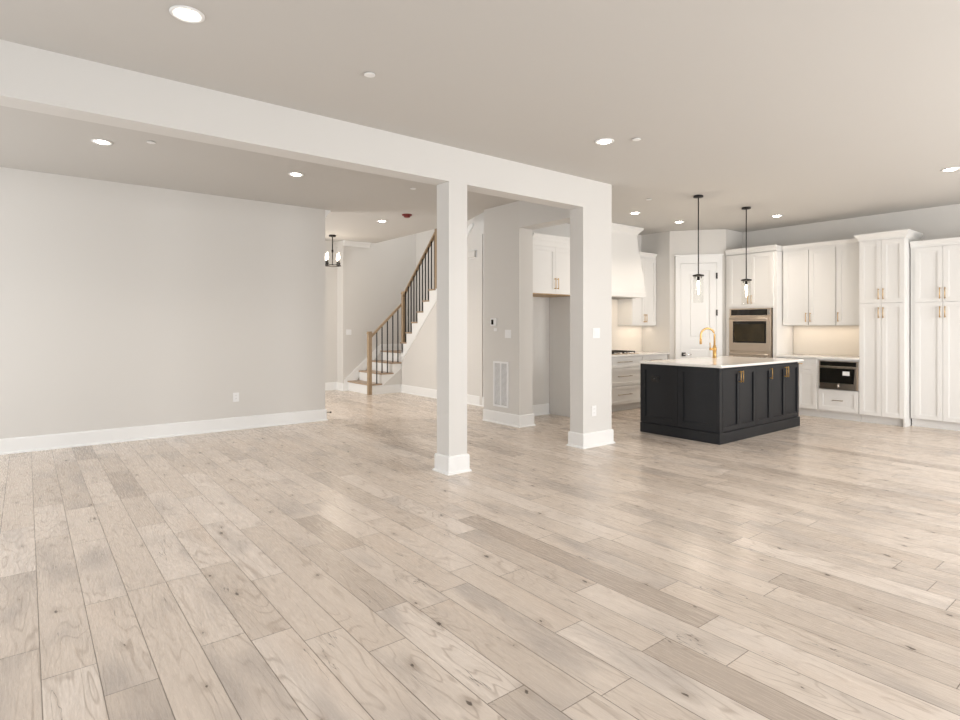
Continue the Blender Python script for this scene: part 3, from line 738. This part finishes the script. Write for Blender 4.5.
downlight(4.511, 8.28, ZB, 'downlight farthest back, beside the red alarm before the stairs', warm=(1, .88, .74), pw=62)
def cover(x, y, z, label, rad=.036):
    r = MB().lathe(x, y, [(rad*.55, z-.001), (rad*.6, z-.006), (rad, z-.007), (rad, z-.011), (rad*.9, z-.013)], 24).build('sprinkler_cover', 'ring')
    tag(r, label, 'sprinkler cover', 'concealed sprinkler covers')
cover(1.778, 3.43, ZM, 'small round sprinkler cover on the main ceiling between the two nearest downlights')
cover(4.25, 3.15, ZM, 'small round sprinkler cover right beside the middle downlight')
cover(6.37, 4.53, ZM, 'small round sprinkler cover above the island, left of the left pendant')
cover(3.74, 6.075, ZB, 'small round sprinkler cover past the beam, nearest the slim column')
cover(.906, 6.047, ZB, 'small round sprinkler cover past the beam, right of the left downlight')
r = root('smoke_alarm', (4.549, 7.563, ZB), 'red covered smoke alarm on the ceiling before the staircase', 'smoke alarm')
MB().lathe(4.549, 7.563, [(.075, ZB-.001), (.078, ZB-.012), (.070, ZB-.020)], 28).build('base', 'red', r)
MB().lathe(4.549, 7.563, [(.052, ZB-.020), (.050, ZB-.040), (.035, ZB-.048)], 24).build('cap', 'red', r)
o = MB().lathe(5.50, 7.75, [(.04, ZB-.001), (.04, ZB-.02), (.032, ZB-.05), (.012, ZB-.065)], 20).build('ceiling_sensor', 'black')
tag(o, 'small black dome fixture on the hall ceiling, just right of the slim column', 'sensor')

# ------------------------------------------------------------------ wall plates
def plate(name, fr, a, z, w_, h_, kind, label, cat, m='plastic'):
    r = root(name, fr(a, 0, z-h_/2), label, cat)
    MB(fr).box(a-w_/2, a+w_/2, 0, .006, z-h_/2, z+h_/2, .0018).build('plate', m, r)
    if kind == 'outlet':
        for dz in (-.021, .021):
            s = MB(fr).box(a-.016, a+.016, .006, .0085, z+dz-.014, z+dz+.014, .001).build('socket', m, r)
            MB(fr).box(a-.008, a-.005, .0085, .0089, z+dz-.004, z+dz+.008).box(a+.005, a+.008, .0085, .0089, z+dz-.004, z+dz+.008).build('slot', 'grey', s)
    else:
        for q in range(kind):
            c = a+(q-(kind-1)/2)*.046
            MB(fr).box(c-.016, c+.016, .006, .0095, z-.033, z+.033, .001).build('rocker', m, r)
    return r
fLW = FR((0, 8.0, 0), (1, 0, 0), (0, -1, 0)); fC2 = FR((0, 4.35, 0), (1, 0, 0), (0, -1, 0)); fPR = FR((5.25, 0, 0), (0, 1, 0), (-1, 0, 0))
plate('wall_outlet', fLW, 2.187, .43, .075, .12, 'outlet', 'white electrical outlet low on the left wall', 'outlet')
plate('light_switch', fC2, 5.12, 1.29, .12, .115, 2, 'white double light switch on the wide column', 'light switch')
plate('wall_outlet', fC2, 5.08, .405, .075, .12, 'outlet', 'white electrical outlet low on the wide column', 'outlet')
plate('light_switch', fPR, 6.03, 1.265, .125, .115, 2, 'double light switch on the wall right of the thermostat', 'light switch')
r = root('thermostat', (5.25, 6.33, 1.36), 'white thermostat with a small black screen above the return grille', 'thermostat')
MB(fPR).box(6.27, 6.39, 0, .022, 1.375, 1.485, .004).build('housing', 'plastic', r)
MB(fPR).box(6.322, 6.372, .022, .024, 1.395, 1.465).build('screen', 'bglass', r)
o = MB(fPR).box(6.27, 6.335, 0, .006, 1.30, 1.345, .002).build('wall_sensor', 'plastic'); tag(o, 'tiny white sensor plate just below the thermostat', 'sensor')
# return air grille
r = root('return_air_grille', (5.25, 6.185, .21), 'tall white return air grille low on the narrow wall, below the thermostat', 'vent')
g0, g1, z0, z1 = 6.02, 6.345, .235, .875
m = MB(fPR).box(g0, g0+.03, 0, .010, z0, z1).box(g1-.03, g1, 0, .010, z0, z1).box(g0+.03, g1-.03, 0, .010, z0, z0+.03).box(g0+.03, g1-.03, 0, .010, z1-.03, z1).box((g0+g1)/2-.012, (g0+g1)/2+.012, 0, .010, z0+.03, z1-.03)
m.build('frame', 'plastic', r)
m = MB(fPR)
for sa, sb in ((g0+.03, (g0+g1)/2-.012), ((g0+g1)/2+.012, g1-.03)):
    n = 36
    for i in range(n):
        zz = z0+.035+(z1-z0-.07)*(i+.5)/n
        m.poly([(sa, .001, zz+.004), (sb, .001, zz+.004), (sb, .008, zz-.004), (sa, .008, zz-.004)], [(sa, .001, zz+.0055), (sb, .001, zz+.0055), (sb, .008, zz-.0025), (sa, .008, zz-.0025)])
m.build('louvres', 'plastic', r)
MB(fPR).box(g0+.03, g1-.03, 0, .001, z0+.03, z1-.03).build('duct_backing', 'grey', r)
fH = FR((6.15, 0, 0), (0, 1, 0), (-1, 0, 0))
r = root('door_chime', (6.15, 7.99, 2.55), 'beige door chime box high on the hall wall, right of the slim column', 'door chime')
MB(fH).box(7.90, 8.09, 0, .045, 2.57, 2.69, .01).build('cover', 'wall', r)
MB(fH).box(7.89, 8.10, 0, .012, 2.56, 2.70, .003).build('back_plate', 'plastic', r)
ff = FR((0, 11.45, 0), (1, 0, 0), (0, -1, 0))
plate('light_switch', ff, 5.44, 1.25, .12, .115, 2, 'double light switch on the far foyer wall above the first stair', 'light switch')
r = root('door_stop', (3.482, 8.07, .10), 'small black door stop on the baseboard at the end of the left wall', 'door stop')
MB().tube([(3.446, 8.06, .10), (3.53, 8.06, .10)], .006, 8).build('shaft', 'black', r)
MB().tube([(3.53, 8.06, .10), (3.55, 8.06, .10)], .012, 10).build('tip', 'black', r)
# under-cabinet lamps
def strip(name, loc, sx, sy, p):
    o = area(name, loc, (0, 0, -1), sx, sy, p, (1, .84, .66)); o.rotation_euler = (0, 0, 0)
strip('undercabinet_glow', (9.76, 3.68, 1.376), .12, 1.05, 1.0)
strip('undercabinet_glow', (8.45, 6.26, 1.376), .60, .10, .6)
strip('hood_glow', (7.55, 6.12, 1.83), .8, .2, 1.8)
